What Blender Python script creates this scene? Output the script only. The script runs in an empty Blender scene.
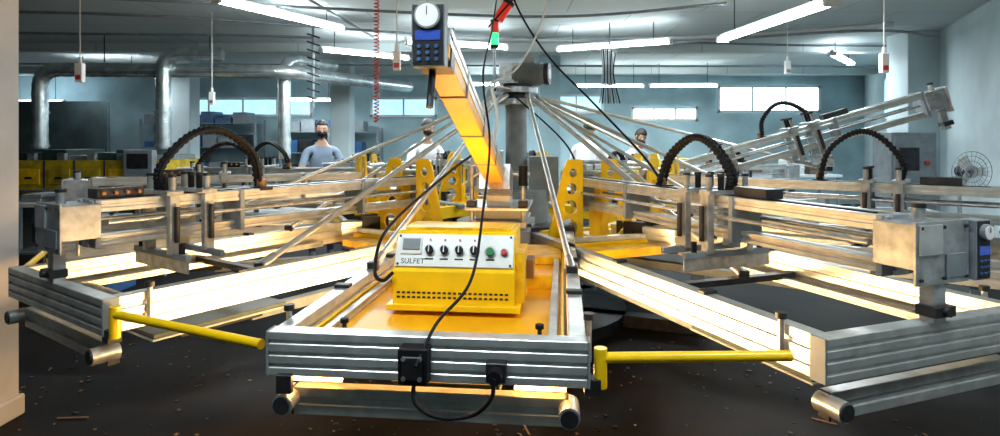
import bpy, bmesh, math, random
from mathutils import Vector, Matrix
random.seed(7)
S=bpy.context.scene
COL=S.collection
# ------------------------------------------------------------------ materials
def mat(name,c,metal=0.0,rough=0.5,var=0.12,scale=8,bump=0.0,emit=None,estr=0,c2=None,spec=None):
    m=bpy.data.materials.new(name); m.use_nodes=True
    nt=m.node_tree; b=nt.nodes['Principled BSDF']
    b.inputs['Metallic'].default_value=metal
    b.inputs['Roughness'].default_value=rough
    if spec is not None: b.inputs['Specular IOR Level'].default_value=spec
    tc=nt.nodes.new('ShaderNodeTexCoord'); nz=nt.nodes.new('ShaderNodeTexNoise')
    nz.inputs['Scale'].default_value=scale; nz.inputs['Detail'].default_value=5
    nt.links.new(tc.outputs['Object'],nz.inputs['Vector'])
    cr=nt.nodes.new('ShaderNodeValToRGB')
    lo=tuple(max(0,x*(1-var)) for x in c); hi=tuple(min(1,x*(1+var)) for x in c)
    if c2: lo=c2; hi=c
    cr.color_ramp.elements[0].position=.35; cr.color_ramp.elements[1].position=.65
    cr.color_ramp.elements[0].color=(*lo,1); cr.color_ramp.elements[1].color=(*hi,1)
    nt.links.new(nz.outputs['Fac'],cr.inputs['Fac'])
    nt.links.new(cr.outputs['Color'],b.inputs['Base Color'])
    if bump:
        bp=nt.nodes.new('ShaderNodeBump'); bp.inputs['Strength'].default_value=bump
        n2=nt.nodes.new('ShaderNodeTexNoise'); n2.inputs['Scale'].default_value=scale*4
        nt.links.new(tc.outputs['Object'],n2.inputs['Vector'])
        nt.links.new(n2.outputs['Fac'],bp.inputs['Height']); nt.links.new(bp.outputs['Normal'],b.inputs['Normal'])
    if emit:
        b.inputs['Emission Color'].default_value=(*emit,1); b.inputs['Emission Strength'].default_value=estr
    return m
ALU=mat('aluminium_profile',(.56,.58,.57),.65,.34,.14,14)
STEEL=mat('brushed_steel',(.42,.44,.45),.7,.33,.25,20)
GREY=mat('grey_painted_metal',(.20,.23,.25),.1,.5,.15,9)
WHITEM=mat('white_painted_metal',(.60,.62,.62),.1,.4,.06,9)
DARK=mat('dark_steel',(.028,.028,.032),.5,.45,.3,12)
BLACK=mat('black_rubber',(.006,.006,.008),.0,.6,.3,12,spec=.2)
YEL=mat('yellow_paint',(.92,.57,.005),.0,.28,.08,7)
YEL2=mat('yellow_paint_worn',(.82,.47,.006),.0,.4,.2,15)
YEL3=mat('yellow_paint_dusty',(.46,.31,.012),.0,.5,.35,6)
ORANGE=mat('orange_tray_and_glow',(.92,.42,.006),.0,.38,.12,5)  # heater light put into the colour of the tray and raised arm
PANEL=mat('brushed_control_panel',(.62,.63,.61),.3,.4,.04,30)
PALLET=mat('pallet_board',(.04,.06,.055),.1,.4,.4,6)
CLOTH=mat('pallet_cloth',(.50,.55,.57),.0,.8,.1,9)
GALV=mat('galvanised_duct',(.66,.72,.73),.75,.26,.25,7)
LCD=mat('blue_lcd',(.02,.05,.25),.0,.2,.2,60,emit=(.05,.10,.45),estr=.25)
GLOW=mat('hot_quartz',(1,.6,.2),.0,.5,emit=(1,.50,.13),estr=22)
TUBE=mat('fluorescent_tube',(1,1,1),.0,.5,.0,emit=(.86,.96,1),estr=28)
WINM=mat('window_daylight',(.8,.95,1),.0,.4,.05,3,emit=(.78,.95,1.0),estr=4)
WIND=mat('window_dim_daylight',(.4,.6,.7),.0,.4,.3,3,emit=(.36,.66,.78),estr=1.1)
REDM=mat('red_plastic',(.5,.02,.015),.0,.4)
REDE=mat('red_beacon',(.5,.02,.01),.0,.3,emit=(1,.05,.02),estr=.25)
GRNE=mat('green_beacon',(.05,.8,.3),.0,.3,emit=(.05,1,.35),estr=1.0)
GREEN=mat('green_button',(.01,.20,.06),.0,.3)
WHITEP=mat('white_plastic',(.72,.72,.70),.0,.4,.03)
COPPER=mat('bronze_fitting',(.36,.18,.07),.6,.4,.2)
BLUE=mat('blue_plastic',(.03,.09,.22),.0,.4,.2)
WALLM=mat('blue_grey_plaster',(.33,.47,.51),.0,.8,.20,1.2,bump=.1)
WALLR=mat('pale_plaster',(.50,.60,.63),.0,.8,.12,1.2,bump=.1)
COLM=mat('white_column_plaster',(.46,.45,.45),.0,.7,.08,3,bump=.1)
FLOORM=mat('dirty_dark_concrete',(.012,.0085,.007),.0,.6,c2=(.003,.0027,.0027),scale=2.2,bump=.3,spec=.15)
DKWALL=mat('dark_partition',(.03,.05,.055),.0,.7,.3,3)
TARP=mat('dark_green_tarp',(.015,.045,.04),.0,.6,.3,5,bump=.5)
SKIN=mat('skin',(.45,.25,.16),.0,.5,.06,20)
HAIR=mat('dark_hair',(.012,.010,.009),.0,.6,.3,60)
PANTS=mat('dark_trousers',(.03,.035,.05),.0,.8,.2,10)
SHOE=mat('black_shoes',(.02,.02,.02),.0,.5)
BROWN=mat('cardboard',(.16,.11,.07),.0,.8,.3,5)
CEILM=mat('ceiling_plaster',(.56,.62,.62),.0,.8,.08,1.0,bump=.05)
nt=CEILM.node_tree; b=nt.nodes['Principled BSDF']
br=nt.nodes.new('ShaderNodeTexBrick'); br.inputs['Scale'].default_value=.30; br.inputs['Mortar Size'].default_value=.003
br.inputs['Color1'].default_value=(.57,.63,.63,1); br.inputs['Color2'].default_value=(.51,.57,.58,1); br.inputs['Mortar'].default_value=(.34,.39,.40,1)
tcn=[n for n in nt.nodes if n.type=='TEX_COORD'][0]
nt.links.new(tcn.outputs['Object'],br.inputs['Vector']); nt.links.new(br.outputs['Color'],b.inputs['Base Color'])

# ------------------------------------------------------------------ builder
class MB:
    def __init__(s): s.v=[];s.f=[];s.mi=[];s.sm=[];s.mats=[];s.M=Matrix.Identity(4)
    def add(s,vs,fs,m,smooth=False):
        o=len(s.v)
        s.v+= [tuple(s.M@Vector(v)) for v in vs]
        if m not in s.mats: s.mats.append(m)
        k=s.mats.index(m)
        for f in fs: s.f.append(tuple(i+o for i in f)); s.mi.append(k); s.sm.append(smooth)
    def obox(s,c,ax,sz,m):
        c=Vector(c);u,v,w=[Vector(a).normalized()*d*.5 for a,d in zip(ax,sz)]
        vs=[c+u*a+v*b_+w*d for a in(-1,1) for b_ in(-1,1) for d in(-1,1)]
        s.add(vs,[(0,1,3,2),(4,6,7,5),(0,4,5,1),(2,3,7,6),(0,2,6,4),(1,5,7,3)],m)
    def box(s,x0,x1,y0,y1,z0,z1,m):
        s.obox(((x0+x1)/2,(y0+y1)/2,(z0+z1)/2),((1,0,0),(0,1,0),(0,0,1)),(x1-x0,y1-y0,z1-z0),m)
    def tube(s,pts,r,m,n=10,caps=True,smooth=True):
        pts=[Vector(p) for p in pts]; N=len(pts)
        rs=r if isinstance(r,(list,tuple)) else [r]*N
        t=(pts[1]-pts[0]).normalized()
        a=Vector((0,0,1)) if abs(t.z)<.9 else Vector((1,0,0))
        u=t.cross(a).normalized(); vs=[];fs=[]
        for i,p in enumerate(pts):
            if i==0:t=(pts[1]-pts[0])
            elif i==N-1:t=pts[i]-pts[i-1]
            else:t=pts[i+1]-pts[i-1]
            t.normalize(); u=(u-t*u.dot(t)).normalized(); w=t.cross(u)
            for k in range(n):
                an=2*math.pi*k/n; vs.append(p+(u*math.cos(an)+w*math.sin(an))*rs[i])
        for i in range(N-1):
            for k in range(n):
                k2=(k+1)%n; fs.append((i*n+k,i*n+k2,(i+1)*n+k2,(i+1)*n+k))
        s.add(vs,fs,m,smooth)
        if caps:
            s.add(vs[:n],[tuple(range(n-1,-1,-1))],m); s.add(vs[-n:],[tuple(range(n))],m)
    def cyl(s,p,q,r,m,n=16,r2=None): s.tube([p,q],[r,r if r2 is None else r2],m,n)
    def sphere(s,c,r,m,fn=None,nu=16,nv=12):
        vs=[];fs=[];c=Vector(c); r=r if isinstance(r,(tuple,list)) else (r,r,r)
        for j in range(nv+1):
            ph=math.pi*j/nv
            for i in range(nu):
                th=2*math.pi*i/nu
                d=Vector((math.sin(ph)*math.cos(th),math.sin(ph)*math.sin(th),math.cos(ph)))
                if fn: d=fn(d)
                vs.append(c+Vector((d.x*r[0],d.y*r[1],d.z*r[2])))
        for j in range(nv):
            for i in range(nu):
                i2=(i+1)%nu; fs.append((j*nu+i,(j+1)*nu+i,(j+1)*nu+i2,j*nu+i2))
        s.add(vs,fs,m,True)
    def ext(s,p,q,w,h,m,ribs=3,cap=None,up=(0,0,1)):
        """T-slot aluminium extrusion: core + raised ribs on both flanks"""
        p=Vector(p);q=Vector(q);t=(q-p);L=t.length;t.normalize();up=Vector(up)
        u=t.cross(up).normalized();n=u.cross(t).normalized();c=(p+q)/2
        s.obox(c,(t,u,n),(L,w*.70,h*.9),m)
        rh=h/(ribs*1.32)
        for i in range(ribs):
            z=-h/2+rh/2+(h-rh)*i/(ribs-1)
            s.obox(c+n*z,(t,u,n),(L,w,rh),m)
        if cap:
            for e,sg in((p,-1),(q,1)):
                s.obox(e+t*sg*.004,(t,u,n),(.008,w*1.02,h*1.02),cap)
    def plate(s,data,M,m):
        vs,fs=data; s.add([M@Vector(v) for v in vs],fs,m)
    def build(s,name,parent=None,bevel=.0025,loc=(0,0,0)):
        me=bpy.data.meshes.new(name); me.from_pydata([tuple(Vector(v)-Vector(loc)) for v in s.v],[],s.f)
        for m in s.mats: me.materials.append(m)
        me.polygons.foreach_set('material_index',s.mi); me.polygons.foreach_set('use_smooth',s.sm)
        me.update(); o=bpy.data.objects.new(name,me); COL.objects.link(o); o.location=loc
        if bevel:
            bv=o.modifiers.new('b','BEVEL'); bv.width=bevel; bv.segments=1; bv.limit_method='ANGLE'; bv.angle_limit=math.radians(50)
        if parent:
            o.parent=parent; o.matrix_parent_inverse=Matrix.Translation(-Vector(parent.location))
        return o
def empty(name,loc):
    e=bpy.data.objects.new(name,None); e.location=loc; e.empty_display_size=.2; COL.objects.link(e); return e
def holed(outline,holes,th):
    cu=bpy.data.curves.new('t','CURVE'); cu.dimensions='2D'; cu.fill_mode='BOTH'; cu.extrude=th/2
    def sp(pts):
        s_=cu.splines.new('POLY'); s_.points.add(len(pts)-1)
        for i,p in enumerate(pts): s_.points[i].co=(p[0],p[1],0,1)
        s_.use_cyclic_u=True
    sp(outline)
    for (x,y,r) in holes: sp([(x+r*math.cos(a*math.pi/9),y+r*math.sin(a*math.pi/9)) for a in range(18)])
    o=bpy.data.objects.new('t',cu); COL.objects.link(o)
    dg=bpy.context.evaluated_depsgraph_get(); me=bpy.data.meshes.new_from_object(o.evaluated_get(dg))
    r=([v.co.copy() for v in me.vertices],[tuple(p.vertices) for p in me.polygons])
    bpy.data.objects.remove(o); bpy.data.meshes.remove(me); return r
def smooth_path(pts,n=10):
    pts=[Vector(p) for p in pts]; P=[pts[0]*2-pts[1]]+pts+[pts[-1]*2-pts[-2]]; out=[]
    for i in range(1,len(P)-2):
        a,b_,c,d=P[i-1],P[i],P[i+1],P[i+2]
        for k in range(n):
            t=k/n
            out.append(.5*((2*b_)+(c-a)*t+(2*a-5*b_+4*c-d)*t*t+(3*b_-a-3*c+d)*t**3))
    out.append(pts[-1]); return out
# yellow gusset with round holes: vertical inner edge at x=0, outer edge tapering
BRK=holed([(0,0),(.26,0),(.26,.07),(.145,.52),(.115,.57),(.02,.57),(0,.55)],
          [(.112,.095,.064),(.095,.240,.050),(.085,.365,.041),(.075,.475,.030)],.016)

# ------------------------------------------------------------------ room
H=3.2
def simple(name,fn,bevel=0):
    mb=MB(); fn(mb); return mb.build(name,None,bevel)
simple('floor',lambda m:m.box(-13.2,9.5,-2.2,15.2,-.1,0,FLOORM))
simple('ceiling',lambda m:m.box(-13.2,9.5,-2.2,15.2,H,H+.1,CEILM))
simple('wall_back',lambda m:m.box(-13.2,9.5,15,15.2,0,H,WALLM))
simple('wall_left',lambda m:m.box(-13.2,-13,-2.2,15,0,H,DKWALL))
simple('wall_front',lambda m:m.box(-13.2,9.5,-2.4,-2.2,0,H,WALLM))
def wr(m):
    m.box(5.2,5.4,-2.2,5.9,0,H,WALLR)
    a=Vector((5.2,5.87,0));b_=Vector((9.1,15,0));t=(b_-a).normalized();n=Vector((t.y,-t.x,0))
    m.obox((a+b_)/2+n*.1+Vector((0,0,H/2)),(t,n,(0,0,1)),((b_-a).length,.2,H),WALLR)
simple('wall_right',wr)
def rightp(y): return 5.2+(y-5.87)*3.9/9.13
for i,y in enumerate((9.9,13.2)):
    simple('ceiling_beam' ,lambda m,y=y:m.box(-13,rightp(y),y,y+.25,H-.14,H,CEILM))
def arc(m):
    pts=[(7.4*math.sin(a)+1.2,2.0+7.4*math.cos(a),H-.03) for a in [math.radians(-20+6*i) for i in range(14)]]
    pts=[p for p in pts if p[0]<rightp(p[1])-.1]
    m.tube(pts,.04,WHITEM,8)
simple('trim_1',arc)
def colm(x0,x1,y0,y1,name='column',m=COLM):
    def f(b_):
        b_.box(x0,x1,y0,y1,0,H,m); b_.box(x0-.02,x1+.02,y0-.02,y1+.02,0,.12,m)
    return simple(name,f,.01)
colm(-3.3,-2.80,3.05,3.5)
colm(rightp(9)-.55,rightp(9)-.02,8.8,9.3,m=WALLR)
colm(.75,1.15,11.4,11.8,m=WALLM)
colm(-6.6,-6.2,12.0,12.4,m=WALLR)
colm(-3.4,-3.0,12.0,12.4,m=WALLR)
wi=[1]
def window(c,t,w,h,nm=3,gm=WINM):
    t=Vector(t).normalized(); n=Vector((t.y,-t.x,0)); c=Vector(c); up=Vector((0,0,1)); m=MB()
    m.obox(c,(t,n,up),(w,.02,h),gm)
    for s_ in(-1,1):
        m.obox(c+up*s_*h/2+n*.02,(t,n,up),(w+.08,.06,.06),WHITEM)
        m.obox(c+t*s_*w/2+n*.02,(t,n,up),(.06,.06,h+.08),WHITEM)
    for i in range(1,nm): m.obox(c+t*(-w/2+w*i/nm)+n*.02,(t,n,up),(.04,.05,h),WHITEM)
    m.build('window_%d'%wi[0],None,0); wi[0]+=1
window((6.7,14.97,2.62),(1,0,0),2.5,.62,3)
window((4.1,14.97,2.25),(1,0,0),1.6,.30,3)
window((-6.4,14.97,2.42),(1,0,0),3.4,.42,4,WIND)
window((-2.4,14.97,2.42),(1,0,0),1.6,.44,2,WIND)
window((1.9,14.97,2.5),(1,0,0),1.3,.42,2,WIND)
ta=Vector((3.9,9.13,0)).normalized()
window(Vector((rightp(11.4)-.03,11.4,2.45)),ta,2.2,.8,3,WIND)

# ------------------------------------------------------------------ fluorescent lamps
def lamp(x1,y1,x2,y2,z,light=None,wire=True):
    a=Vector((x1,y1,z)); b_=Vector((x2,y2,z)); t=(b_-a).normalized(); u=Vector((t.y,-t.x,0)); m=MB(); up=Vector((0,0,1))
    L=(b_-a).length; c=(a+b_)/2
    m.obox(c+up*.035,(t,u,up),(L,.05,.05),WHITEM)
    for s_ in(-1,1):
        m.cyl(a+u*s_*.042+t*.03,b_+u*s_*.042-t*.03,.016,TUBE,10)
        m.obox(c+t*s_*(L/2-.015),(t,u,up),(.03,.13,.06),WHITEM)
        if wire: m.cyl(c+t*s_*L*.35+up*.06,Vector((*(c+t*s_*L*.35).xy,H)),.006,DARK,6)
    o=m.build('fluorescent_lamp',None,0)
    if light:
        l=bpy.data.lights.new('tube_light','AREA'); l.shape='RECTANGLE'; l.size=L; l.size_y=.10; l.energy=light*2.0; l.color=(.86,.96,1)
        lo=bpy.data.objects.new('tube_light',l); COL.objects.link(lo); lo.location=c-up*.03
        lo.rotation_euler=(0,0,math.atan2(t.y,t.x)); lo.parent=o
lamp(-2.85,6.0,-2.0,7.6,3.0,28)
lamp(2.66,4.8,2.44,6.6,2.7,28)
lamp(-2.6,8.67,-1.46,9.6,2.9,26)
lamp(-1.26,7.96,.11,8.48,2.9,26)
lamp(.82,8.67,2.28,7.96,2.9,26)
lamp(1.56,12.5,3.0,12.5,2.72,26); lamp(3.1,12.5,4.5,12.4,2.72,26)
lamp(-11.9,14.4,-10.3,14.2,2.5,10)
lamp(-8.2,11.5,-6.8,11.4,2.9,14)
lamp(-4.9,13.5,-3.7,13.6,2.5,16)
lamp(-.9,13.0,.4,13.0,2.8,22)
lamp(5.2,9.4,6.2,10.6,2.95,26)
lamp(-1.4,1.2,0,1.2,3.05,16)
lamp(1.2,1.0,2.6,1.0,3.05,16)

# ------------------------------------------------------------------ screen printing press
C=Vector((.15,5.55,0))
press=empty('screen_printing_press',C)
def T(theta): return Matrix.Translation(C)@Matrix.Rotation(math.radians(theta),4,'Z')

def lower_frame(m,R,front=False):
    for s_ in(-1,1):
        m.ext((s_*.475,-R+.03,.92),(s_*.475,-1.25,.92),.055,.14,ALU,3)
        m.ext((s_*.37,-R+.22,.875),(s_*.37,-1.9,.875),.02,.035,STEEL,2)
        m.box(s_*.42-.05,s_*.42+.05,-R+.33,-R+.37,.86,.88,DARK)
        m.box(s_*.42-.05,s_*.42+.05,-2.0,-1.96,.86,.88,DARK)
        m.cyl((s_*.45,-R-.05,.765),(s_*.45,-R+.05,.765),.033,STEEL,16)
        m.cyl((s_*.45,-R-.056,.765),(s_*.45,-R-.05,.765),.027,DARK,16)
        m.cyl((s_*.515,-R+.14,.87),(s_*.515,-R+.14,1.02),.010,STEEL,10)
        m.cyl((s_*.515,-R+.14,1.01),(s_*.515,-R+.14,1.03),.018,DARK,10)
        m.box(s_*.475-.035,s_*.475+.035,-1.5,-1.3,.80,1.02,DARK)
        for yy in(-R+.55,-R+1.2):
            m.box(s_*.475-.032,s_*.475+.032,yy-.02,yy+.02,.99,1.005,DARK)
    m.ext((-.505,-R,.92),(.505,-R,.92),.06,.14,ALU,4,cap=GREY)
    m.ext((-.44,-R+.035,.755),(.44,-R+.035,.755),.045,.09,ALU,2,cap=DARK)
    m.ext((-.45,-1.55,.90),(.45,-1.55,.90),.04,.09,ALU,2)
    if not front:
        m.ext((-.36,-R+.26,.865),(.36,-R+.26,.865),.02,.03,STEEL,2)
        if R>3.2: m.box(-.45,.45,-2.76,-2.71,.88,.91,DARK)

def hose(m,pts,r=.016,seg=14):
    P=smooth_path(pts,seg); m.tube(P,[r*(1.3 if i%2 else .8) for i in range(len(P))],BLACK,10)

def display(m,x,y,z,w,h):
    m.box(x-w/2,x+w/2,y-.03,y+.03,z-h,z+h*.93,GREY)
    m.box(x-w/2+.004,x+w/2-.004,y-.034,y-.03,z-h+.006,z+h*.9,DARK)
    gz=z+h*.55; g=w*.34
    m.cyl((x,y-.05,gz),(x,y-.03,gz),g*1.15,GREY,24); m.cyl((x,y-.052,gz),(x,y-.049,gz),g,WHITEP,24)
    m.box(x-.0015,x+.0015,y-.055,y-.052,gz,gz+g*.8,DARK)
    m.box(x-w*.38,x+w*.38,y-.038,y-.034,z-h*.20,z+h*.10,LCD)
    for i in range(3):
        for j in range(3):
            m.cyl((x-w*.26+w*.26*i,y-.040,z-h*.78+h*.2*j),(x-w*.26+w*.26*i,y-.034,z-h*.78+h*.2*j),w*.06,BLUE,10)
def head(m,L,arcR,disp=True):
    """print-head arm, pivot at y=0, outer end at y=-L; z relative to pivot"""
    for s_ in(-1,1):
        m.ext((s_*.06,-L+.10,.075),(s_*.06,.05,.075),.035,.055,ALU,2)
        m.cyl((s_*.085,-L+.16,.0),(s_*.085,-.1,.0),.010,STEEL,10)
    m.ext((0,-L+.10,-.085),(0,.0,-.085),.07,.05,ALU,2)
    for yy in(-L+.12,-L*.66,-L*.3,-.1):
        m.box(-.09,.09,yy-.012,yy+.012,-.11,.105,GREY)
    m.box(-.012,.012,-L+.2,-.1,.09,.105,DARK)
    a,b_,hp=arcR
    for yc in (a,a+.17):
        m.box(-.14,.14,yc-.04,yc+.04,.105,.125,STEEL)
        for s_ in(-1,1):
            m.box(s_*.12-.018,s_*.12+.018,yc-.025,yc+.025,-.18,.11,STEEL)
            m.cyl((s_*.155,yc,-.12),(s_*.155,yc,.05),.013,DARK,10)
        for x in(-.11,-.04,.04,.11):
            m.cyl((x,yc,.125),(x,yc,.19),.015,BLACK if abs(x)<.1 else STEEL,12)
            m.cyl((x,yc,.19),(x,yc,.205),.018,DARK,12)
    m.box(-.26,.26,a-.012,a+.012,-.20,-.17,GREY); m.box(-.26,.26,a-.004,a+.004,-.26,-.20,STEEL)
    m.box(-.26,.26,a+.155,a+.18,-.20,-.17,GREY)
    for x in(-.2,.2): m.cyl((x,a,-.17),(x,a,-.12),.014,BLACK,10)
    m.box(-.05,.05,a-.30,a-.10,.105,.15,DARK)
    for k in range(4): m.cyl((.055,a-.28+.05*k,.13),(.075,a-.28+.05*k,.13),.008,COPPER,8)
    for dx in(.0,.035):
        hose(m,[(dx,a,.10),(dx,a-.01,hp*.55),(dx+.01,a+(b_-a)*.25,hp*.93),(dx+.02,a+(b_-a)*.55,hp),(dx+.02,a+(b_-a)*.88,hp*.72),(dx,b_,.10)],.011 if dx else .017)
    m.cyl((.03,b_,.09),(.03,b_,.15),.026,COPPER,12); m.box(-.02,.08,b_-.04,b_+.04,.09,.11,DARK)
    y=-L+.02
    m.box(-.12,.12,y-.05,y+.10,-.06,.09,STEEL)
    m.box(-.13,.13,y-.06,y-.05,-.11,.10,STEEL)
    m.box(-.12,-.01,y-.068,y-.06,-.01,.09,ALU); m.box(.01,.11,y-.066,y-.06,-.09,-.01,GREY)
    for x in(-.11,-.0,.11):
        for z in(-.09,.08): m.cyl((x,y-.068,z),(x,y-.058,z),.006,DARK,8)
    m.cyl((-.03,y,.09),(-.03,y,.14),.02,STEEL,12); m.cyl((-.03,y,.14),(-.03,y,.155),.023,DARK,12)
    m.box(-.03,.03,y-.05,y-.0,-.25,-.09,STEEL)
    m.box(-.05,.05,y-.07,y+.0,-.22,-.185,DARK)
    m.cyl((0,y-.085,-.2),(0,y-.06,-.2),.016,DARK,12)
    if disp: display(m,.17,y-.05,.0,.07,.105)

stations=[(-6,3.68,'front'),(20.5,3.75,0),(51,3.6,0),(80,3.6,17),(111,3.3,0),(142,2.75,0),(172,2.7,0),(202,2.7,0),(232,2.75,0),(262,3.3,0),(293,3.42,0),(-35,3.6,0)]
PZ=1.20; PY=-1.22; FA=18.8
for (th,R,kind) in stations:
    m=MB(); m.M=T(th)
    lower_frame(m,R,kind=='front')
    if kind!='front' and th not in(142,232):
        for s_ in(-1,1):
            Mx=Matrix.Translation((s_*.075,-1.42,.895))@Matrix(((s_,0,0,0),(0,0,1,0),(0,1,0,0),(0,0,0,1)))
            m.plate(BRK,Mx,YEL)
            m.box(s_*.20-.14,s_*.20+.14,-1.54,-1.08,.885,.905,YEL)
            m.box(s_*.075-.006,s_*.075+.006,-1.42,-1.25,.9,1.30,YEL)
    m.cyl((-.2,PY-.13,PZ+.16),(.2,PY-.13,PZ+.16),.022,STEEL,12)
    m.box(-.34,.34,-1.75,-1.02,.84,.885,YEL2)
    m.build('station_frame',press)
    m=MB(); m.M=T(th)
    m.box(-.035,.035,-R+.9,-.5,.60,.66,GREY)
    m.box(-.20,.20,-R+.30,-R+1.0,.69,.712,PALLET)
    m.box(-.205,.205,-R+.295,-R+1.005,.68,.69,ALU)
    m.box(-.06,.06,-R+.5,-R+.95,.62,.68,DARK)
    m.build('pallet_arm',press)
    m=MB()
    if kind=='front':
        m.M=T(th)@Matrix.Translation((0,PY,PZ))@Matrix.Rotation(math.radians(-1.0),4,'Z')@Matrix.Rotation(math.radians(-FA),4,'X')
        L=2.3
        for s_ in(-1,1): m.ext((s_*.045,-L+.02,.05),(s_*.045,.05,.05),.030,.07,ALU,2)
        m.box(-.055,.055,-L+.02,0,-.035,.018,ORANGE)  # arm underside coloured orange to stand in for heater glow
        for yy in(-.4,-.9,-1.4,-1.9): m.box(-.062,.062,yy-.01,yy+.01,-.04,.085,GREY)
        m.box(-.10,.10,-.5,-.3,-.08,.09,STEEL)
        m.box(-.06,.06,-L+.05,-L+.12,-.06,.10,DARK)
        m.cyl((-.02,-L+.1,-.2),(-.02,-L+.1,-.05),.014,DARK,12)
        m.M=T(th)@Matrix.Translation((-.045,PY-L*math.cos(math.radians(FA)),PZ+L*math.sin(math.radians(FA))))
        display(m,0.0,-.02,.035,.12,.115)
        m.build('raised_print_head',press)
    else:
        k=kind
        m.M=T(th)@Matrix.Translation((0,PY,PZ+.03))@Matrix.Rotation(math.radians(-k),4,'X')
        arcR={-35:(-1.95,-1.42,.42),20.5:(-1.55,-.98,.38),51:(-1.75,-1.3,.42)}.get(th,(-1.4,-1.0,.34) if R>3 else (-1.0,-.65,.22))
        head(m,R+PY,arcR,th in(20.5,51))
        m.build('print_head',press)
for a in(127,157,187,217,247,96,277):
    m=MB(); m.M=T(a)
    m.box(-.035,.035,-2.3,-.9,.88,.93,GREY); m.box(-.22,.22,-2.8,-2.0,.93,.95,ALU)
    m.box(-.215,.215,-2.79,-2.01,.95,.985,CLOTH)
    m.build('pallet_arm',press,.012)
m=MB(); m.M=T(-6)
m.box(-.22,.22,-1.75,-1.0,.93,1.02,GREY); m.box(-.19,.19,-1.62,-1.05,1.02,1.06,STEEL)
m.box(-.16,.16,-1.5,-1.0,1.06,1.14,WHITEM); m.box(-.21,.21,-1.68,-1.1,1.14,1.16,STEEL)
m.box(-.08,.08,-1.55,-1.35,1.16,1.30,WHITEM)
for x in(-.17,.17):
    m.cyl((x,-1.6,1.0),(x,-1.6,1.30),.016,STEEL,10); m.cyl((x,-1.6,1.30),(x,-1.6,1.43),.03,BLACK if x>0 else STEEL,14)
    m.box(x-.03,x+.03,-1.65,-1.55,1.16,1.2,DARK)
for i in range(4): m.box(-.14+.08*i,-.10+.08*i,-1.78,-1.75,.95,1.0,DARK)
m.box(-.24,.24,-1.80,-1.70,.89,.93,REDM)
m.build('pivot_block',press)
m=MB(); m.M=Matrix.Translation(C)
m.cyl((0,0,0),(0,0,.10),1.0,DARK,32); m.cyl((0,0,.10),(0,0,.62),.42,GREY,32); m.cyl((0,0,.62),(0,0,.70),.95,GREY,36)
m.cyl((0,0,.70),(0,0,.86),.55,DARK,32)
for i in range(12):
    a=math.radians(-6+30*i+15); a2=a+math.radians(30)
    p=Vector((math.sin(a)*1.62,-math.cos(a)*1.62,.85)); q=Vector((math.sin(a2)*1.62,-math.cos(a2)*1.62,.85))
    t=(q-p).normalized(); m.obox((p+q)/2,(t,t.cross(Vector((0,0,1))),(0,0,1)),((q-p).length+.03,.06,.12),YEL)
    p2=p*.62; p2.z=.85; q2=q*.62;q2.z=.85
    m.obox((p2+q2)/2,(t,t.cross(Vector((0,0,1))),(0,0,1)),((q2-p2).length+.03,.06,.12),YEL)
for i in range(6):
    a=math.radians(-6+60*i+15); d=Vector((math.sin(a),-math.cos(a),0))
    m.obox(d*.85+Vector((0,0,.05)),(d,d.cross(Vector((0,0,1))),(0,0,1)),(1.7,.14,.1),DARK)
    m.obox(d*1.6+Vector((0,0,.42)),(d,d.cross(Vector((0,0,1))),(0,0,1)),(.10,.10,.80),GREY)
m.cyl((0,0,.86),(0,0,1.15),.30,GREY,24); m.cyl((0,0,1.15),(0,0,1.95),.10,GREY,20)
m.cyl((0,0,1.92),(0,0,1.97),.24,STEEL,28); m.cyl((0,0,2.03),(0,0,2.08),.20,STEEL,28); m.cyl((0,0,1.97),(0,0,2.03),.12,DARK,20)
m.box(-.42,-.12,-.15,.12,1.15,1.50,WHITEM); m.box(.12,.38,-.12,.14,1.1,1.45,GREY)
m.build('central_column',press)
m=MB(); m.M=Matrix.Translation(C)
m.box(-.12,.14,-.10,.10,2.08,2.12,DARK)
m.cyl((-.02,-.02,2.20),(.26,-.10,2.20),.095,GREY,24)
for i in range(14):
    t=i/13; p=Vector((.0,-.026,2.20))+Vector((.22,-.063,0))*t
    m.cyl(p,p+Vector((.008,-.0023,0)),.108,GREY,24)
m.cyl((.26,-.10,2.20),(.30,-.111,2.20),.10,DARK,24); m.cyl((.30,-.111,2.20),(.302,-.1116,2.20),.05,STEEL,24)
m.box(-.16,0.02,-.10,.08,2.10,2.30,STEEL); m.box(.06,.16,-.1,0.0,2.29,2.36,GREY)
m.build('drive_motor',press)
m=MB(); m.M=Matrix.Translation(C)
m.cyl((-.20,-.05,2.05),(-.20,-.05,2.44),.012,STEEL,10); m.box(-.21,-.1,-.07,-.03,2.05,2.08,DARK)
m.cyl((-.20,-.05,2.44),(-.20,-.05,2.47),.04,DARK,16); m.cyl((-.20,-.05,2.47),(-.20,-.05,2.58),.038,GRNE,16)
m.cyl((-.20,-.05,2.58),(-.20,-.05,2.68),.038,REDE,16); m.cyl((-.20,-.05,2.68),(-.20,-.05,2.70),.04,DARK,16)
m.cyl((-.17,-.05,2.70),(-.08,-.05,2.84),.05,REDE,16); m.cyl((-.08,-.05,2.84),(-.06,-.05,2.87),.055,DARK,16)
m.build('signal_beacon',press)
m=MB()
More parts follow.
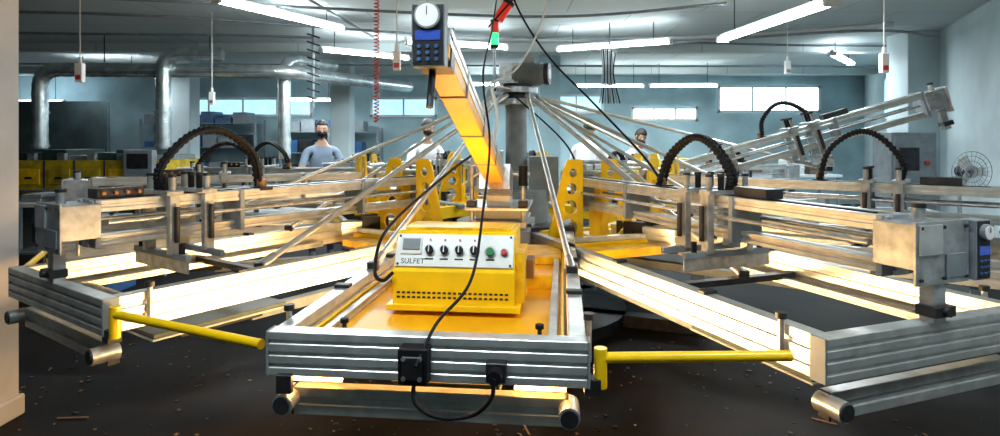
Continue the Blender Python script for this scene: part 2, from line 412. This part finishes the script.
for (th,R,k) in stations:
    M=T(th)
    def rod(x,y,z,r=.017,zt=2.0):
        a=M@Vector((x*.25,-.20,zt)); b_=M@Vector((x,y,z)); m.cyl(a,b_,r,ALU,12)
        d=(b_-a).normalized(); m.cyl(b_-d*.10,b_+d*.01,r*1.4,STEEL,12)
        m.obox(b_,((1,0,0),(0,1,0),(0,0,1)),(.05,.05,.04),DARK)
    if k=='front':
        rod(-.47,-2.75,1.0,.016); rod(.47,-2.75,1.0,.016)
    elif th in(142,172,202,232,262): continue
    elif th==293: rod(0.14,-2.6,1.0,.015)
    elif th==20.5: rod(.14,-2.72,.92,.019); rod(.47,-2.1,1.0,.013)
    elif th==-35: rod(.14,-2.72,.92,.019); rod(-.47,-2.1,1.0,.013)
    elif th==51: rod(0.14,-2.72,.92,.016); rod(-.47,-2.3,1.0,.013)
    else: rod(0.14,-2.72,1.35 if th==80 else .95,.015)
m.build('tie_rods',press,0)
def ends(th,R): M=T(th); return M@Vector((-.53,-R,.935)),M@Vector((.545,-R,.935))
m=MB()
pairs=[(-35,3.6,-6,3.68,.96),(-6,3.68,20.5,3.75,.87),(20.5,3.75,51,3.6,.8),(293-360,3.42,-35,3.6,.8)]
for a,ra,b_,rb,fr in pairs:
    p=ends(a,ra)[1]; q=ends(b_,rb)[0]; d=(q-p); q=p+d*fr
    m.cyl(p,q,.0165,YEL,14); m.cyl(q,q+d.normalized()*.015,.017,YEL2,14)
    m.cyl(p-Vector((0,0,.09)),p+Vector((0,0,.03)),.02,YEL,14)
    M=T(a); m.obox(M@Vector((.52,-ra+.0,.85)),(M.to_3x3()@Vector((1,0,0)),M.to_3x3()@Vector((0,1,0)),(0,0,1)),(.05,.05,.05),DARK)
m.build('safety_bars',press,.001)
m=MB(); m.M=T(-6); R=3.68
m.box(-.065,.025,-R-.09,-R-.03,.86,.97,BLACK); m.box(-.05,.01,-R-.10,-R-.09,.88,.95,DARK)
for x in(-.045,.005):
    for z in(.885,.945): m.cyl((x,-R-.104,z),(x,-R-.098,z),.007,STEEL,8)
m.box(.20,.26,-R-.07,-R-.03,.87,.93,DARK); m.cyl((.23,-R-.11,.90),(.23,-R-.06,.90),.022,BLACK,14)
P=smooth_path([(-.02,-R-.07,.87),(-.01,-R-.09,.81),(.06,-R-.10,.775),(.16,-R-.10,.785),(.22,-R-.11,.84),(.23,-R-.11,.90)],10)
m.tube(P,.0065,BLACK,8)
m.box(-.47,-.42,-R-.05,-R-.03,.80,.86,DARK)
m.build('power_socket',press)
m=MB()
def cable(pts,r=.007,mm=BLACK): m.tube(smooth_path(pts,12),r,mm,8)
cable([(-.02,-.3+5.5,2.9),(-.05,4.0,2.35),(-.09,3.2,1.95),(-.05,2.9,1.6),(-.07,2.4,1.30),(-.10,2.05,1.12),(-.20,1.90,1.02),(-.25,1.77,.93)],.0055)
cable([(-.05,4.2,1.55),(-.18,3.6,1.5),(-.36,3.0,1.35),(-.50,2.62,1.20),(-.50,2.40,1.08),(-.46,2.35,1.05),(-.42,2.36,1.08)],.0075)
cable([(.12,5.3,2.0),(.55,4.9,1.55),(.62,4.6,1.2)],.008)
cable([(-.10,5.3,2.6),(.25,5.0,2.95),(.3,5.2,3.2)],.008)
cable([(.02,5.3,3.2),(.15,5.2,2.75),(.40,5.0,2.3),(.7,4.6,1.9),(.95,4.0,1.5),(1.0,3.6,1.3)],.009)
m.build('machine_cables',press,0)
m=MB(); cable([(-.06,3.9,1.95),(-.02,3.9,1.7),(-.08,3.9,1.45),(-.25,4.0,1.3)],.006,WHITEP)
cable([(.1,5.3,2.05),(-.05,4.6,2.0),(-.02,4.2,1.8),(-.05,4.1,1.45),(.0,4.1,1.25)],.008,WHITEP)
cable([(.45,5.0,3.2),(.35,4.9,2.6),(.15,4.9,2.2),(-.1,4.7,2.0),(-.12,4.4,1.6)],.008,WHITEP)
m.build('white_cables',press,0)

# ------------------------------------------------------------------ flash cure unit (part of the press)
flash=empty('flash_cure_unit',(-.19,2.3,0.94)); flash.parent=press; flash.matrix_parent_inverse=Matrix.Translation(-C)
m=MB(); m.M=T(-6)
y0=-3.21; HB=.243
prof=[(y0,.945),(y0,1.080),(y0+.012,1.090),(y0+.075,1.220),(y0+.095,1.228),(y0+.32,1.228),(y0+.32,.945)]
vs=[];n=len(prof)
for x in(-HB,HB): vs+=[(x,y,z) for y,z in prof]
fs=[tuple(range(n-1,-1,-1)),tuple(range(n,2*n))]+[(i,(i+1)%n,(i+1)%n+n,i+n) for i in range(n)]
m.add(vs,fs,YEL)
m.box(-.265,.265,y0-.012,y0+.36,.928,.950,YEL)
for r in range(2):
    for i in range(22):
        x=-.225+i*.0205; m.box(x,x+.013,y0-.0025,y0+.001,.975+r*.018,.983+r*.018,DARK)
upv=Vector((0,.063,.13)).normalized(); nrm=Vector((0,-upv.z,upv.y)); xc=Vector((1,0,0))
pc=Vector((0,y0+.0435,1.155))
m.obox(pc+nrm*.004,(xc,nrm,upv),(.475,.008,.132),PANEL)
for sx in(-.225,.225):
    for sz in(-.057,.057): p=pc+xc*sx+upv*sz+nrm*.008; m.cyl(p,p+nrm*.004,.005,DARK,8)
def knob(x,z,r,mm,h=.018):
    p=pc+xc*x+upv*z+nrm*.008; m.cyl(p,p+nrm*.004,r*1.35,STEEL,20); m.cyl(p,p+nrm*h,r,mm,20,r*.85)
for x in(-.10,-.04,.02,.08): 
    knob(x,.0,.017,BLACK,.024); knob(x,.042,.004,REDM,.006)
    p=pc+xc*x+nrm*.034; m.obox(p,(xc,nrm,upv),(.004,.004,.026),WHITEP)
knob(.145,-.005,.018,GREEN,.02); knob(.20,-.005,.013,REDM,.02)
m.obox(pc+xc*-.175+upv*.018+nrm*.010,(xc,nrm,upv),(.085,.008,.07),WHITEP)
m.obox(pc+xc*-.175+upv*.022+nrm*.016,(xc,nrm,upv),(.07,.006,.045),GREY)
for x in(-.10,-.04,.02,.08,.145): m.obox(pc+xc*x+upv*-.035+nrm*.009,(xc,nrm,upv),(.034,.002,.007),DARK)
m.box(HB,HB+.035,y0+.06,y0+.28,.95,1.15,YEL2); m.box(HB+.005,HB+.065,y0+.18,y0+.28,1.02,1.10,COPPER)
m.box(-.22,.22,y0+.12,y0+.30,1.228,1.238,YEL2)
m.build('control_box',flash,.004)
m=MB(); m.M=T(-6)
m.box(-.43,.43,-3.58,-1.7,.895,.908,ORANGE)  # yellow tray panel, its orange cast from the heater painted in
for x in(-.435,.423): m.box(x,x+.012,-3.6,-1.7,.89,.945,YEL)
m.box(-.43,.43,-3.60,-3.585,.89,.935,YEL)
m.box(-.38,.38,-2.75,-2.70,.908,.97,YEL2); m.box(-.42,.42,-2.2,-1.8,.91,.95,YEL2)
for s_ in(-1,1):
    m.ext((s_*.395,-3.57,.925),(s_*.395,-1.8,.925),.03,.035,ALU,2)
    m.cyl((s_*.35,-3.45,.90),(s_*.35,-3.45,.95),.008,DARK,10); m.cyl((s_*.35,-3.45,.945),(s_*.35,-3.45,.96),.015,BLACK,12)
m.build('heater_tray',flash)
m=MB(); m.M=T(-6)
for x in(-.36,.36):
    m.cyl((x-.08,-3.66,.828),(x+.08,-3.66,.828),.010,GLOW,12)
for y in(-3.3,-2.9,-2.5,-2.1):
    m.cyl((-.40,y,.855),(.40,y,.855),.010,GLOW,10)
m.box(-.41,.41,-3.5,-1.9,.872,.886,STEEL)
m.build('quartz_tubes',flash,0)
tx=bpy.data.curves.new('label_text','FONT'); tx.body='SULFET'; tx.size=.030; tx.extrude=.0008; tx.align_x='CENTER'; tx.materials.append(DARK)
to=bpy.data.objects.new('label_text',tx); COL.objects.link(to)
Mt=T(-6)@Matrix.Translation(pc+nrm*.009+upv*-.055+xc*-.165)@Matrix(((1,0,0,0),(0,upv.y,nrm.y,0),(0,upv.z,nrm.z,0),(0,0,0,1)))
to.parent=flash; to.matrix_parent_inverse=Matrix.Translation(-Vector(flash.location)); to.matrix_basis=Mt
def warm(M,loc,rot,sx,sy,e,col=(1,.60,.24)):
    l=bpy.data.lights.new('heater_light','AREA'); l.shape='RECTANGLE'; l.size=sx; l.size_y=sy; l.energy=e; l.color=col
    o=bpy.data.objects.new('heater_light',l); COL.objects.link(o)
    mw=M@Matrix.Translation(loc)@Matrix.Rotation(rot[2],4,'Z')@Matrix.Rotation(rot[1],4,'Y')@Matrix.Rotation(rot[0],4,'X')
    o.parent=flash; o.matrix_parent_inverse=Matrix.Translation(-Vector(flash.location)); o.matrix_basis=mw
d=math.radians
warm(T(-6),(-.44,-2.6,.74),(0,d(108),0),.10,1.7,36)
warm(T(-6),(.44,-2.6,.74),(0,d(-108),0),.10,1.7,36)
warm(T(-6),(0,-2.45,1.0),(d(180),0,0),.6,.5,14,(1,.52,.16))
warm(T(-50),(0,-2.4,.75),(d(180),0,0),.4,1.3,4)
warm(T(37),(0,-2.4,.75),(d(180),0,0),.4,1.3,4.5)
warm(T(66),(0,-2.4,.75),(d(180),0,0),.4,1.0,3.5)
warm(T(-80),(0,-2.4,.75),(d(180),0,0),.4,1.0,3.5)

# ------------------------------------------------------------------ ducts
def duct(m,pts,r=.12):
    P=[Vector(p) for p in pts]; Q=[]
    for a,b_ in zip(P[:-1],P[1:]):
        n_=max(2,int((b_-a).length/.09))
        for i in range(n_): Q.append(a+(b_-a)*i/n_)
    Q.append(P[-1]); m.tube(Q,[r*(1.05 if i%2 else .98) for i in range(len(Q))],GALV,18)
def elbow(a,b_,c,r=.28,n=6):
    a,b_,c=Vector(a),Vector(b_),Vector(c); p=b_+(a-b_).normalized()*r; q=b_+(c-b_).normalized()*r
    return [p*(1-t)**2+b_*2*t*(1-t)+q*t*t for t in [i/n for i in range(n+1)]]
m=MB()
A=(-6.9,9,1.47);B_=(-6.9,9,2.66);Cc=(-3.3,9.3,2.66);D=(-1.9,12.5,2.7)
duct(m,[A]+elbow(A,B_,Cc)+elbow(B_,Cc,D)+[D],.105)
duct(m,[(-5.05,9,1.47)]+elbow((-5.05,9,1.47),(-5.05,9,2.9),(-4.2,9.1,2.9))+[(-4.2,9.1,2.9)],.105)
duct(m,[(-3.45,9.6,1.3)]+elbow((-3.45,9.6,1.3),(-3.45,9.6,2.9),(-3.0,10.2,2.9))+[(-2.9,10.5,2.9)],.10)
for p in((-6.9,9),(-5.05,9)):
    for z in(1.5,2.0): m.cyl((p[0],p[1],z),(p[0],p[1],z+.03),.125,GALV,20)
for x in(-6,-4.4): m.cyl((x,9.1,2.78),(x,9.1,H),.008,DARK,6)
ductO=m.build('ventilation_duct',None,0)
m=MB()
for pts in ([(-12,7,3.12),(-5,7.2,3.12),(-1,8.6,3.12),(4,9.4,3.1),(6.5,9.6,3.1)],[(-13,10.9,3.0),(-3,11.2,3.0),(8,11.5,3.0)],[(-2.3,4,3.14),(-1.9,9,3.14)],[(1.5,9,2.98),(4.5,7.6,2.98),(6.0,8.2,3.0)],[(-8,5.5,3.1),(-3,6.6,3.1),(.5,7.3,3.1),(2.5,6.6,3.1)],[(-9,8,3.05),(-4,8.3,3.05),(-2.65,8.5,3.05)],[(-3.4,3.9,3.12),(-2.6,5.5,3.12),(-1.05,6,3.12),(.2,5.6,3.12)]):
    m.tube(smooth_path(pts,8),.018,GREY,8)
m.build('ceiling_conduit',None,0)
def hang(x,y,z,red=True):
    m=MB(); m.cyl((x,y,z+.1),(x,y,H),.006,WHITEP,6); m.box(x-.03,x+.03,y-.025,y+.025,z-.06,z+.1,WHITEP)
    m.box(x-.022,x+.022,y-.03,y-.02,z-.04,z+.0,REDM if red else GREY); m.cyl((x,y,z+.1),(x,y,z+.15),.015,WHITEP,8); m.build('hanging_socket',None,.003)
hang(-3.5,5.0,2.14); hang(-.86,5.0,2.24); hang(3.2,5.0,2.22); hang(3.45,7.2,2.45,False); hang(-3.6,7.5,2.1,False)
m=MB(); P=[]
for i in range(300):
    t=i/299; P.append((-1.05+.022*math.cos(i*.9),5.1+.022*math.sin(i*.9),3.05-1.3*t))
m.tube(P,.005,REDM,6); m.tube(smooth_path([(-1.05,5.1,3.05),(-1.3,5.1,3.1),(-1.9,5.3,3.12),(-2.1,5.4,3.2)],8),.006,REDM,6)
m.build('coiled_air_hose',None,0)
m=MB()
m.cyl((-2.65,8.5,H),(-2.65,8.5,2.05),.02,GREY,8)
for i in range(9): m.cyl((-2.72,8.45,3.1-.11*i),(-2.56,8.52,3.05-.11*i),.012,DARK,8)
m.build('cable_drop_pole',None,0)
m=MB()
m.cyl((1.5,8.2,H),(1.5,8.2,2.1),.012,GREY,8)
for i in range(8): m.tube(smooth_path([(1.38+.03*i,8.2,2.85),(1.40+.02*i,8.15,2.5),(1.36+.04*i,8.2,2.1)],5),.010,BLACK if i%2 else GREY,6)
m.build('cable_bundle',None,0)

# ------------------------------------------------------------------ background equipment
def dryer(name,x0,x1,y0,y1,z0,z1):
    m=MB()
    m.box(x0,x1,y0,y1,z0,z1,YEL3)
    for i in range(7):
        xa=x0+.03+(x1-x0-.06)*i/7; xb=x0+.03+(x1-x0-.06)*(i+1)/7
        m.box(xa,xb,y0+.08,y1-.08,z1,z1+.07+.04*((i*37)%3),TARP if i%3 else GREY)
    m.box(x0-.4,x1+.5,y0+.15,y1-.15,z0-.05,z0+.05,GREY)
    n_=6
    for i in range(n_+1):
        x=x0+(x1-x0)*i/n_; m.box(x-.03,x+.03,y0+.05,y0+.11,0,z0,GREY); m.box(x-.03,x+.03,y1-.11,y1-.05,0,z0,GREY)
        m.box(x-.012,x+.012,y0-.012,y0,z0,z1,DARK)
    for i in range(n_):
        x=x0+(x1-x0)*(i+.5)/n_
        m.box(x-.15,x+.15,y0-.02,y0,z0+.12,z1-.12,(YEL3,YEL2,YEL3)[i%3]); m.box(x-.05,x+.05,y0-.04,y0-.02,z0+.2,z0+.23,DARK)
        m.box(x-.06,x+.06,y0+.02,y0+.08,z1,z1+.10,STEEL)
    m.box(x1-.5,x1-.1,y0-.14,y0-.02,z0+.1,z1+.15,GREY); m.box(x1-.45,x1-.15,y0-.15,y0-.14,z0+.35,z1+.1,DARK)
    m.tube([(x0,y0-.06,z0+.04),(x1,y0-.06,z0+.04)],.02,STEEL,8)
    return m.build(name,None,.006)
dr=dryer('tunnel_dryer',-7.3,-4.75,8.5,9.5,.85,1.31)
ductO.parent=dr
dryer('tunnel_dryer',-12,-8.6,9.5,10.6,.8,1.3)
def bench(x0,x1,y0,y1,z,seed,name='work_table'):
    rn=random.Random(seed); m=MB()
    m.box(x0,x1,y0,y1,z-.05,z,CLOTH); m.box(x0+.03,x1-.03,y0+.03,y1-.03,.25,.28,GREY)
    for x in(x0+.05,x1-.05):
        for y in(y0+.05,y1-.05): m.box(x-.025,x+.025,y-.025,y+.025,0,z-.05,GREY)
    x=x0+.1
    while x<x1-.4:
        w=rn.uniform(.22,.4); k=rn.choice((BROWN,CLOTH,GREY,GREY,WHITEM,YEL)); hh=rn.uniform(.08,.35)
        n_=max(2,int(hh/.05))
        for i in range(n_): m.box(x+rn.uniform(0,.02),x+w-rn.uniform(0,.02),y0+.1+rn.uniform(0,.03),y1-.1,z+i*.05,z+i*.05+.045,k)
        x+=w+rn.uniform(.05,.3)
    m.build(name,None,.004)
bench(-4.3,-2.3,11,11.8,.9,1); bench(-1.6,.4,11.4,12.2,.9,2); bench(1.9,4.1,11.2,12,.95,3); bench(4.6,6.4,11.2,12,.95,4); bench(-9.5,-7.2,12.5,13.3,.95,5)
bench(-5.8,-3.9,7.0,7.6,.86,8)
def shelf(x0,x1,y0,y1,z1,seed):
    rn=random.Random(seed); m=MB(); lv=4
    for x in(x0,(x0+x1)/2,x1):
        for y in(y0,y1): m.box(x-.025,x+.025,y-.025,y+.025,0,z1,GREY)
    for i in range(lv):
        z=.3+(z1-.4)*i/(lv-1); m.box(x0,x1,y0,y1,z-.02,z,GREY)
        x=x0+.05
        while x<x1-.35:
            w=rn.uniform(.2,.45); hh=rn.uniform(.12,.3); k=rn.choice((WALLM,GREY,GREY,DARK,GREY,BLUE))
            m.box(x,x+w,y0+.05,y1-.05,z,z+hh,k); x+=w+.04
    m.build('storage_shelf',None,.003)
shelf(-8.5,-5.8,14.2,14.8,2.1,1); shelf(-5.2,-2.9,14.2,14.8,1.9,2); shelf(-12.6,-9.6,13.8,14.6,2.2,9)
simple('wall_partition',lambda m:(m.box(-13,-7.6,11.6,11.7,0,2.35,DKWALL)),0)
m=MB(); m.box(5.15,5.75,7.9,8.3,0,1.7,GREY); m.box(5.18,5.72,7.88,7.9,.1,1.65,GREY); m.box(5.24,5.5,7.86,7.88,1.2,1.5,DARK); m.cyl((5.6,7.87,1.3),(5.6,7.85,1.3),.03,REDM,12)
m.build('electrical_cabinet',None,.006)
m=MB(); cx,cy,cz=4.75,6.2,1.28
m.cyl((cx,cy,0),(cx,cy,.04),.22,DARK,24); m.cyl((cx,cy,.04),(cx,cy,cz),.02,STEEL,12); m.cyl((cx,cy,cz),(cx,cy-.12,cz),.06,DARK,16)
for rr in(.06,.11,.16,.205): m.tube([(cx+rr*math.cos(a*math.pi/12),cy-.16,cz+rr*math.sin(a*math.pi/12)) for a in range(25)],.003,GREY,6)
for a in range(24): t=a*math.pi/12; m.cyl((cx,cy-.165,cz),(cx+.205*math.cos(t),cy-.155,cz+.205*math.sin(t)),.0018,GREY,5)
for a in range(3):
    t=a*2.094; m.obox((cx+.09*math.cos(t),cy-.13,cz+.09*math.sin(t)),((math.cos(t),0,math.sin(t)),(-math.sin(t),.35,math.cos(t)),(0,1,0)),(.15,.10,.004),WHITEP)
m.build('pedestal_fan',None,0)
m=MB(); m.box(-4.6,-4.0,6.1,6.6,0,.75,BLUE); m.box(-4.58,-4.02,6.12,6.58,.75,.80,GREY); m.build('storage_crate',None,.01)

m=MB(); rn=random.Random(3)
for i in range(700):
    x=rn.uniform(-3.2,3.2); y=rn.uniform(1.8,4.8); a=rn.uniform(0,3.14); s_=rn.uniform(.004,.03)
    k=rn.choice((BROWN,DARK,BROWN,GREY) if s_<.016 else (BROWN,DARK,DARK))
    m.obox((x,y,.004),((math.cos(a),math.sin(a),0),(-math.sin(a),math.cos(a),.1),(0,0,1)),(s_,s_*rn.uniform(.3,1),.004),k)
m.box(-1.9,-1.5,2.9,2.925,0.0,.012,CLOTH)
for i in range(7):
    x=rn.uniform(-2.5,2.6); y=rn.uniform(2.6,3.6); a=rn.uniform(0,3.14); L=rn.uniform(.08,.2)
    m.obox((x,y,.006),((math.cos(a),math.sin(a),0),(-math.sin(a),math.cos(a),0),(0,0,1)),(L,.012,.006),rn.choice((BROWN,DARK,BROWN)))
m.build('floor_debris',None,0)

# ------------------------------------------------------------------ workers
def skinned(verts,edges,rad,labels,mats,cuts,root=0):
    me=bpy.data.meshes.new('t'); me.from_pydata(verts,edges,[]); o=bpy.data.objects.new('t',me); COL.objects.link(o)
    o.modifiers.new('s','SKIN')
    sv=me.skin_vertices[0].data
    for i,r in enumerate(rad): sv[i].radius=r; sv[i].use_root=(i==root)
    sb=o.modifiers.new('u','SUBSURF'); sb.levels=3; sb.render_levels=3
    dg=bpy.context.evaluated_depsgraph_get(); out=bpy.data.meshes.new_from_object(o.evaluated_get(dg))
    bpy.data.objects.remove(o)
    bm=bmesh.new(); bm.from_mesh(out)
    for co_,no_ in cuts: bmesh.ops.bisect_plane(bm,geom=bm.verts[:]+bm.edges[:]+bm.faces[:],plane_co=co_,plane_no=no_)
    bm.to_mesh(out); bm.free()
    for m_ in mats: out.materials.append(m_)
    V=[Vector(v) for v in verts]
    for p in out.polygons:
        c=p.center; best=1e9;bl=0
        for (e,l) in zip(edges,labels):
            a,b_=V[e[0]],V[e[1]]; ab=b_-a; t=max(0,min(1,(c-a).dot(ab)/ab.length_squared)); dd=(c-(a+ab*t)).length
            if dd<best: best=dd; bl=l[1] if (isinstance(l,tuple) and t>l[2]) else (l[0] if isinstance(l,tuple) else l)
        if bl in(0,2): bl=0 if c.z>.93 else 2
        if (c-V[4]).length<.13: bl=0 if (c-cuts[1][0]).dot(cuts[1][1])<0 else 1
        p.material_index=bl; p.use_smooth=True
    return out
def person(loc,heading,shirt,bend=0.0,headyaw=0,headpitch=0,arms=((.27,-.08,1.15),(.26,-.30,1.05)),arms2=None,scale=1.0,mask=True):
    arms2=arms2 or arms
    e=empty('worker',loc); e.rotation_euler=(0,0,math.radians(heading)); e.scale=(scale,)*3
    b_=-bend
    vs=[(0,0,.95),(0,b_*.15,1.10),(0,b_*.5,1.28),(0,b_*.85,1.43),(0,b_*1.0-.01,1.50),(0,b_*1.1-.02,1.58)]
    r=[(.165,.115),(.15,.105),(.175,.115),(.13,.09),(.062,.062),(.055,.058)]
    E=[(0,1),(1,2),(2,3),(3,4),(4,5)]; Lb=[0,0,0,(0,1,.7),1]
    hands=[]
    cuts=[(Vector((0,0,.93)),Vector((0,0,1))),(Vector((0,b_*.98-.01,1.495)),Vector((0,-.35,1)).normalized())]
    for s_,A_ in((1,arms),(-1,arms2)):
        i=len(vs); el,wr_=A_
        el=(s_*el[0],el[1]+b_*.8,el[2]); wr_=(s_*wr_[0],wr_[1]+b_*.8,wr_[2])
        sh=(s_*.185,b_*.85,1.41)
        vs+=[sh,el,wr_]; r+=[(.068,.062),(.046,.046),(.029,.027)]
        v=(Vector(el)-Vector(sh)); cuts.append((Vector(sh)+v*.75,v.normalized()))
        E+=[(3,i),(i,i+1),(i+1,i+2)]; Lb+=[0,(0,1,.75),1]; hands.append((s_,Vector(el),Vector(wr_)))
    for s_ in(1,-1):
        i=len(vs); vs+=[(s_*.10,0,.86),(s_*.11,-.015,.48),(s_*.115,.02,.09),(s_*.125,-.15,.035)]
        r+=[(.095,.095),(.062,.062),(.045,.045),(.04,.032)]
        E+=[(0,i),(i,i+1),(i+1,i+2),(i+2,i+3)]; Lb+=[2,2,2,3]
    me=skinned(vs,E,r,Lb,[shirt,SKIN,PANTS,SHOE],cuts)
    o=bpy.data.objects.new('body',me); COL.objects.link(o); o.parent=e
    m=MB()
    for s_,el,wr_ in hands:
        d_=(wr_-el).normalized(); side=d_.cross(Vector((0,0,1)))
        side=side.normalized() if side.length>.1 else Vector((0,-1,0))
        nn=side.cross(d_).normalized(); side=side*-s_
        pa=wr_+d_*.05; m.sphere(pa,(1,1,1),SKIN,lambda q:(side*q.x*.040+nn*q.y*.016+d_*q.z*.055),12,8)
        for k,(ln) in enumerate((.070,.080,.074,.058)):
            b0=pa+d_*.035+side*(.028-.0187*k); p1=b0+d_*ln*.42; p2=p1+(d_*.8-nn*.6)*ln*.33; p3=p2+(d_*.4-nn*.9)*ln*.28
            m.tube([b0,p1,p2,p3],[.0092,.0088,.008,.006],SKIN,8)
        b0=pa+side*.03-d_*.025; m.tube([b0,b0+(side*.7+d_*.6)*.035,b0+(side*.6+d_*1.4-nn*.4)*.042],[.011,.0095,.007],SKIN,8)
    ho=m.build('hands',None,0); ho.parent=e
    m=MB(); hp=Vector((0,b_*1.15-.03,1.685))
    m.M=Matrix.Translation(hp)@Matrix.Rotation(math.radians(headyaw),4,'Z')@Matrix.Rotation(math.radians(headpitch),4,'X')
    def hd(q):
        q=q.copy()
        if q.z<0: q.x*=1+.30*q.z; q.y*=1+.12*q.z
        if q.y<-.5: q.y*=.96
        return q
    m.sphere((0,0,0),(.076,.097,.118),SKIN,hd,24,18)
    m.sphere((0,-.096,-.015),(.013,.017,.024),SKIN); m.sphere((0,-.085,-.062),(.026,.014,.008),SKIN)
    for s_ in(-1,1):
        m.sphere((s_*.029,-.083,.012),(.013,.010,.008),WHITEP,None,10,8); m.sphere((s_*.029,-.091,.012),(.006,.005,.006),DARK,None,8,6)
        m.sphere((s_*.030,-.088,.032),(.018,.007,.004),HAIR,None,10,6)
        m.sphere((s_*.077,.006,-.004),(.010,.018,.030),SKIN,None,10,8)
    def hr(q):
        q=q.copy()
        if q.z<-.25: q.z=-.25+(q.z+.25)*.3
        if q.y<-.35 and q.z<.48: q.y=-.35; 
        return q
    m.sphere((0,.006,.012),(.082,.102,.120),HAIR,hr,24,18)
    if mask:
        def mk(q):
            q=q.copy()
            if q.y>-.05: q.y=-.05
            return hd(q)
        m.sphere((0,-.008,-.048),(.070,.120,.056),BLACK,mk,20,12)
    h_=m.build('head',None,0); h_.parent=e
    return e
SH1=mat('blue_grey_shirt',(.16,.21,.28),.0,.8,.1,10,bump=.2)
SH2=mat('white_shirt',(.82,.84,.86),.0,.8,.05,10,bump=.2)
SH3=mat('pale_blue_shirt',(.50,.62,.70),.0,.8,.08,10,bump=.2)
person((-2.38,8.0,0),25,SH1,bend=.03,headyaw=-10,headpitch=8,scale=1.03)
person((-1.08,8.45,0),30,SH2,bend=.10,headyaw=15,headpitch=20,scale=1.05)
person((1.22,8.45,0),150,SH2,bend=.06,headyaw=10,headpitch=5,scale=1.05,mask=False)
person((1.95,9.2,0),20,SH3,bend=.30,headyaw=10,headpitch=35,scale=.98)

w=bpy.data.worlds.new('w'); S.world=w; w.use_nodes=True
w.node_tree.nodes['Background'].inputs[0].default_value=(.25,.4,.55,1); w.node_tree.nodes['Background'].inputs[1].default_value=.3
cam=bpy.data.cameras.new('cam'); co=bpy.data.objects.new('camera',cam); COL.objects.link(co)
co.location=(0,0,1.6); co.rotation_euler=(math.radians(90),0,0)
cam.lens=21.6; cam.sensor_width=36; cam.shift_y=-.078; cam.clip_start=.05
S.camera=co
S.view_settings.view_transform='Standard'
S.view_settings.exposure=.35
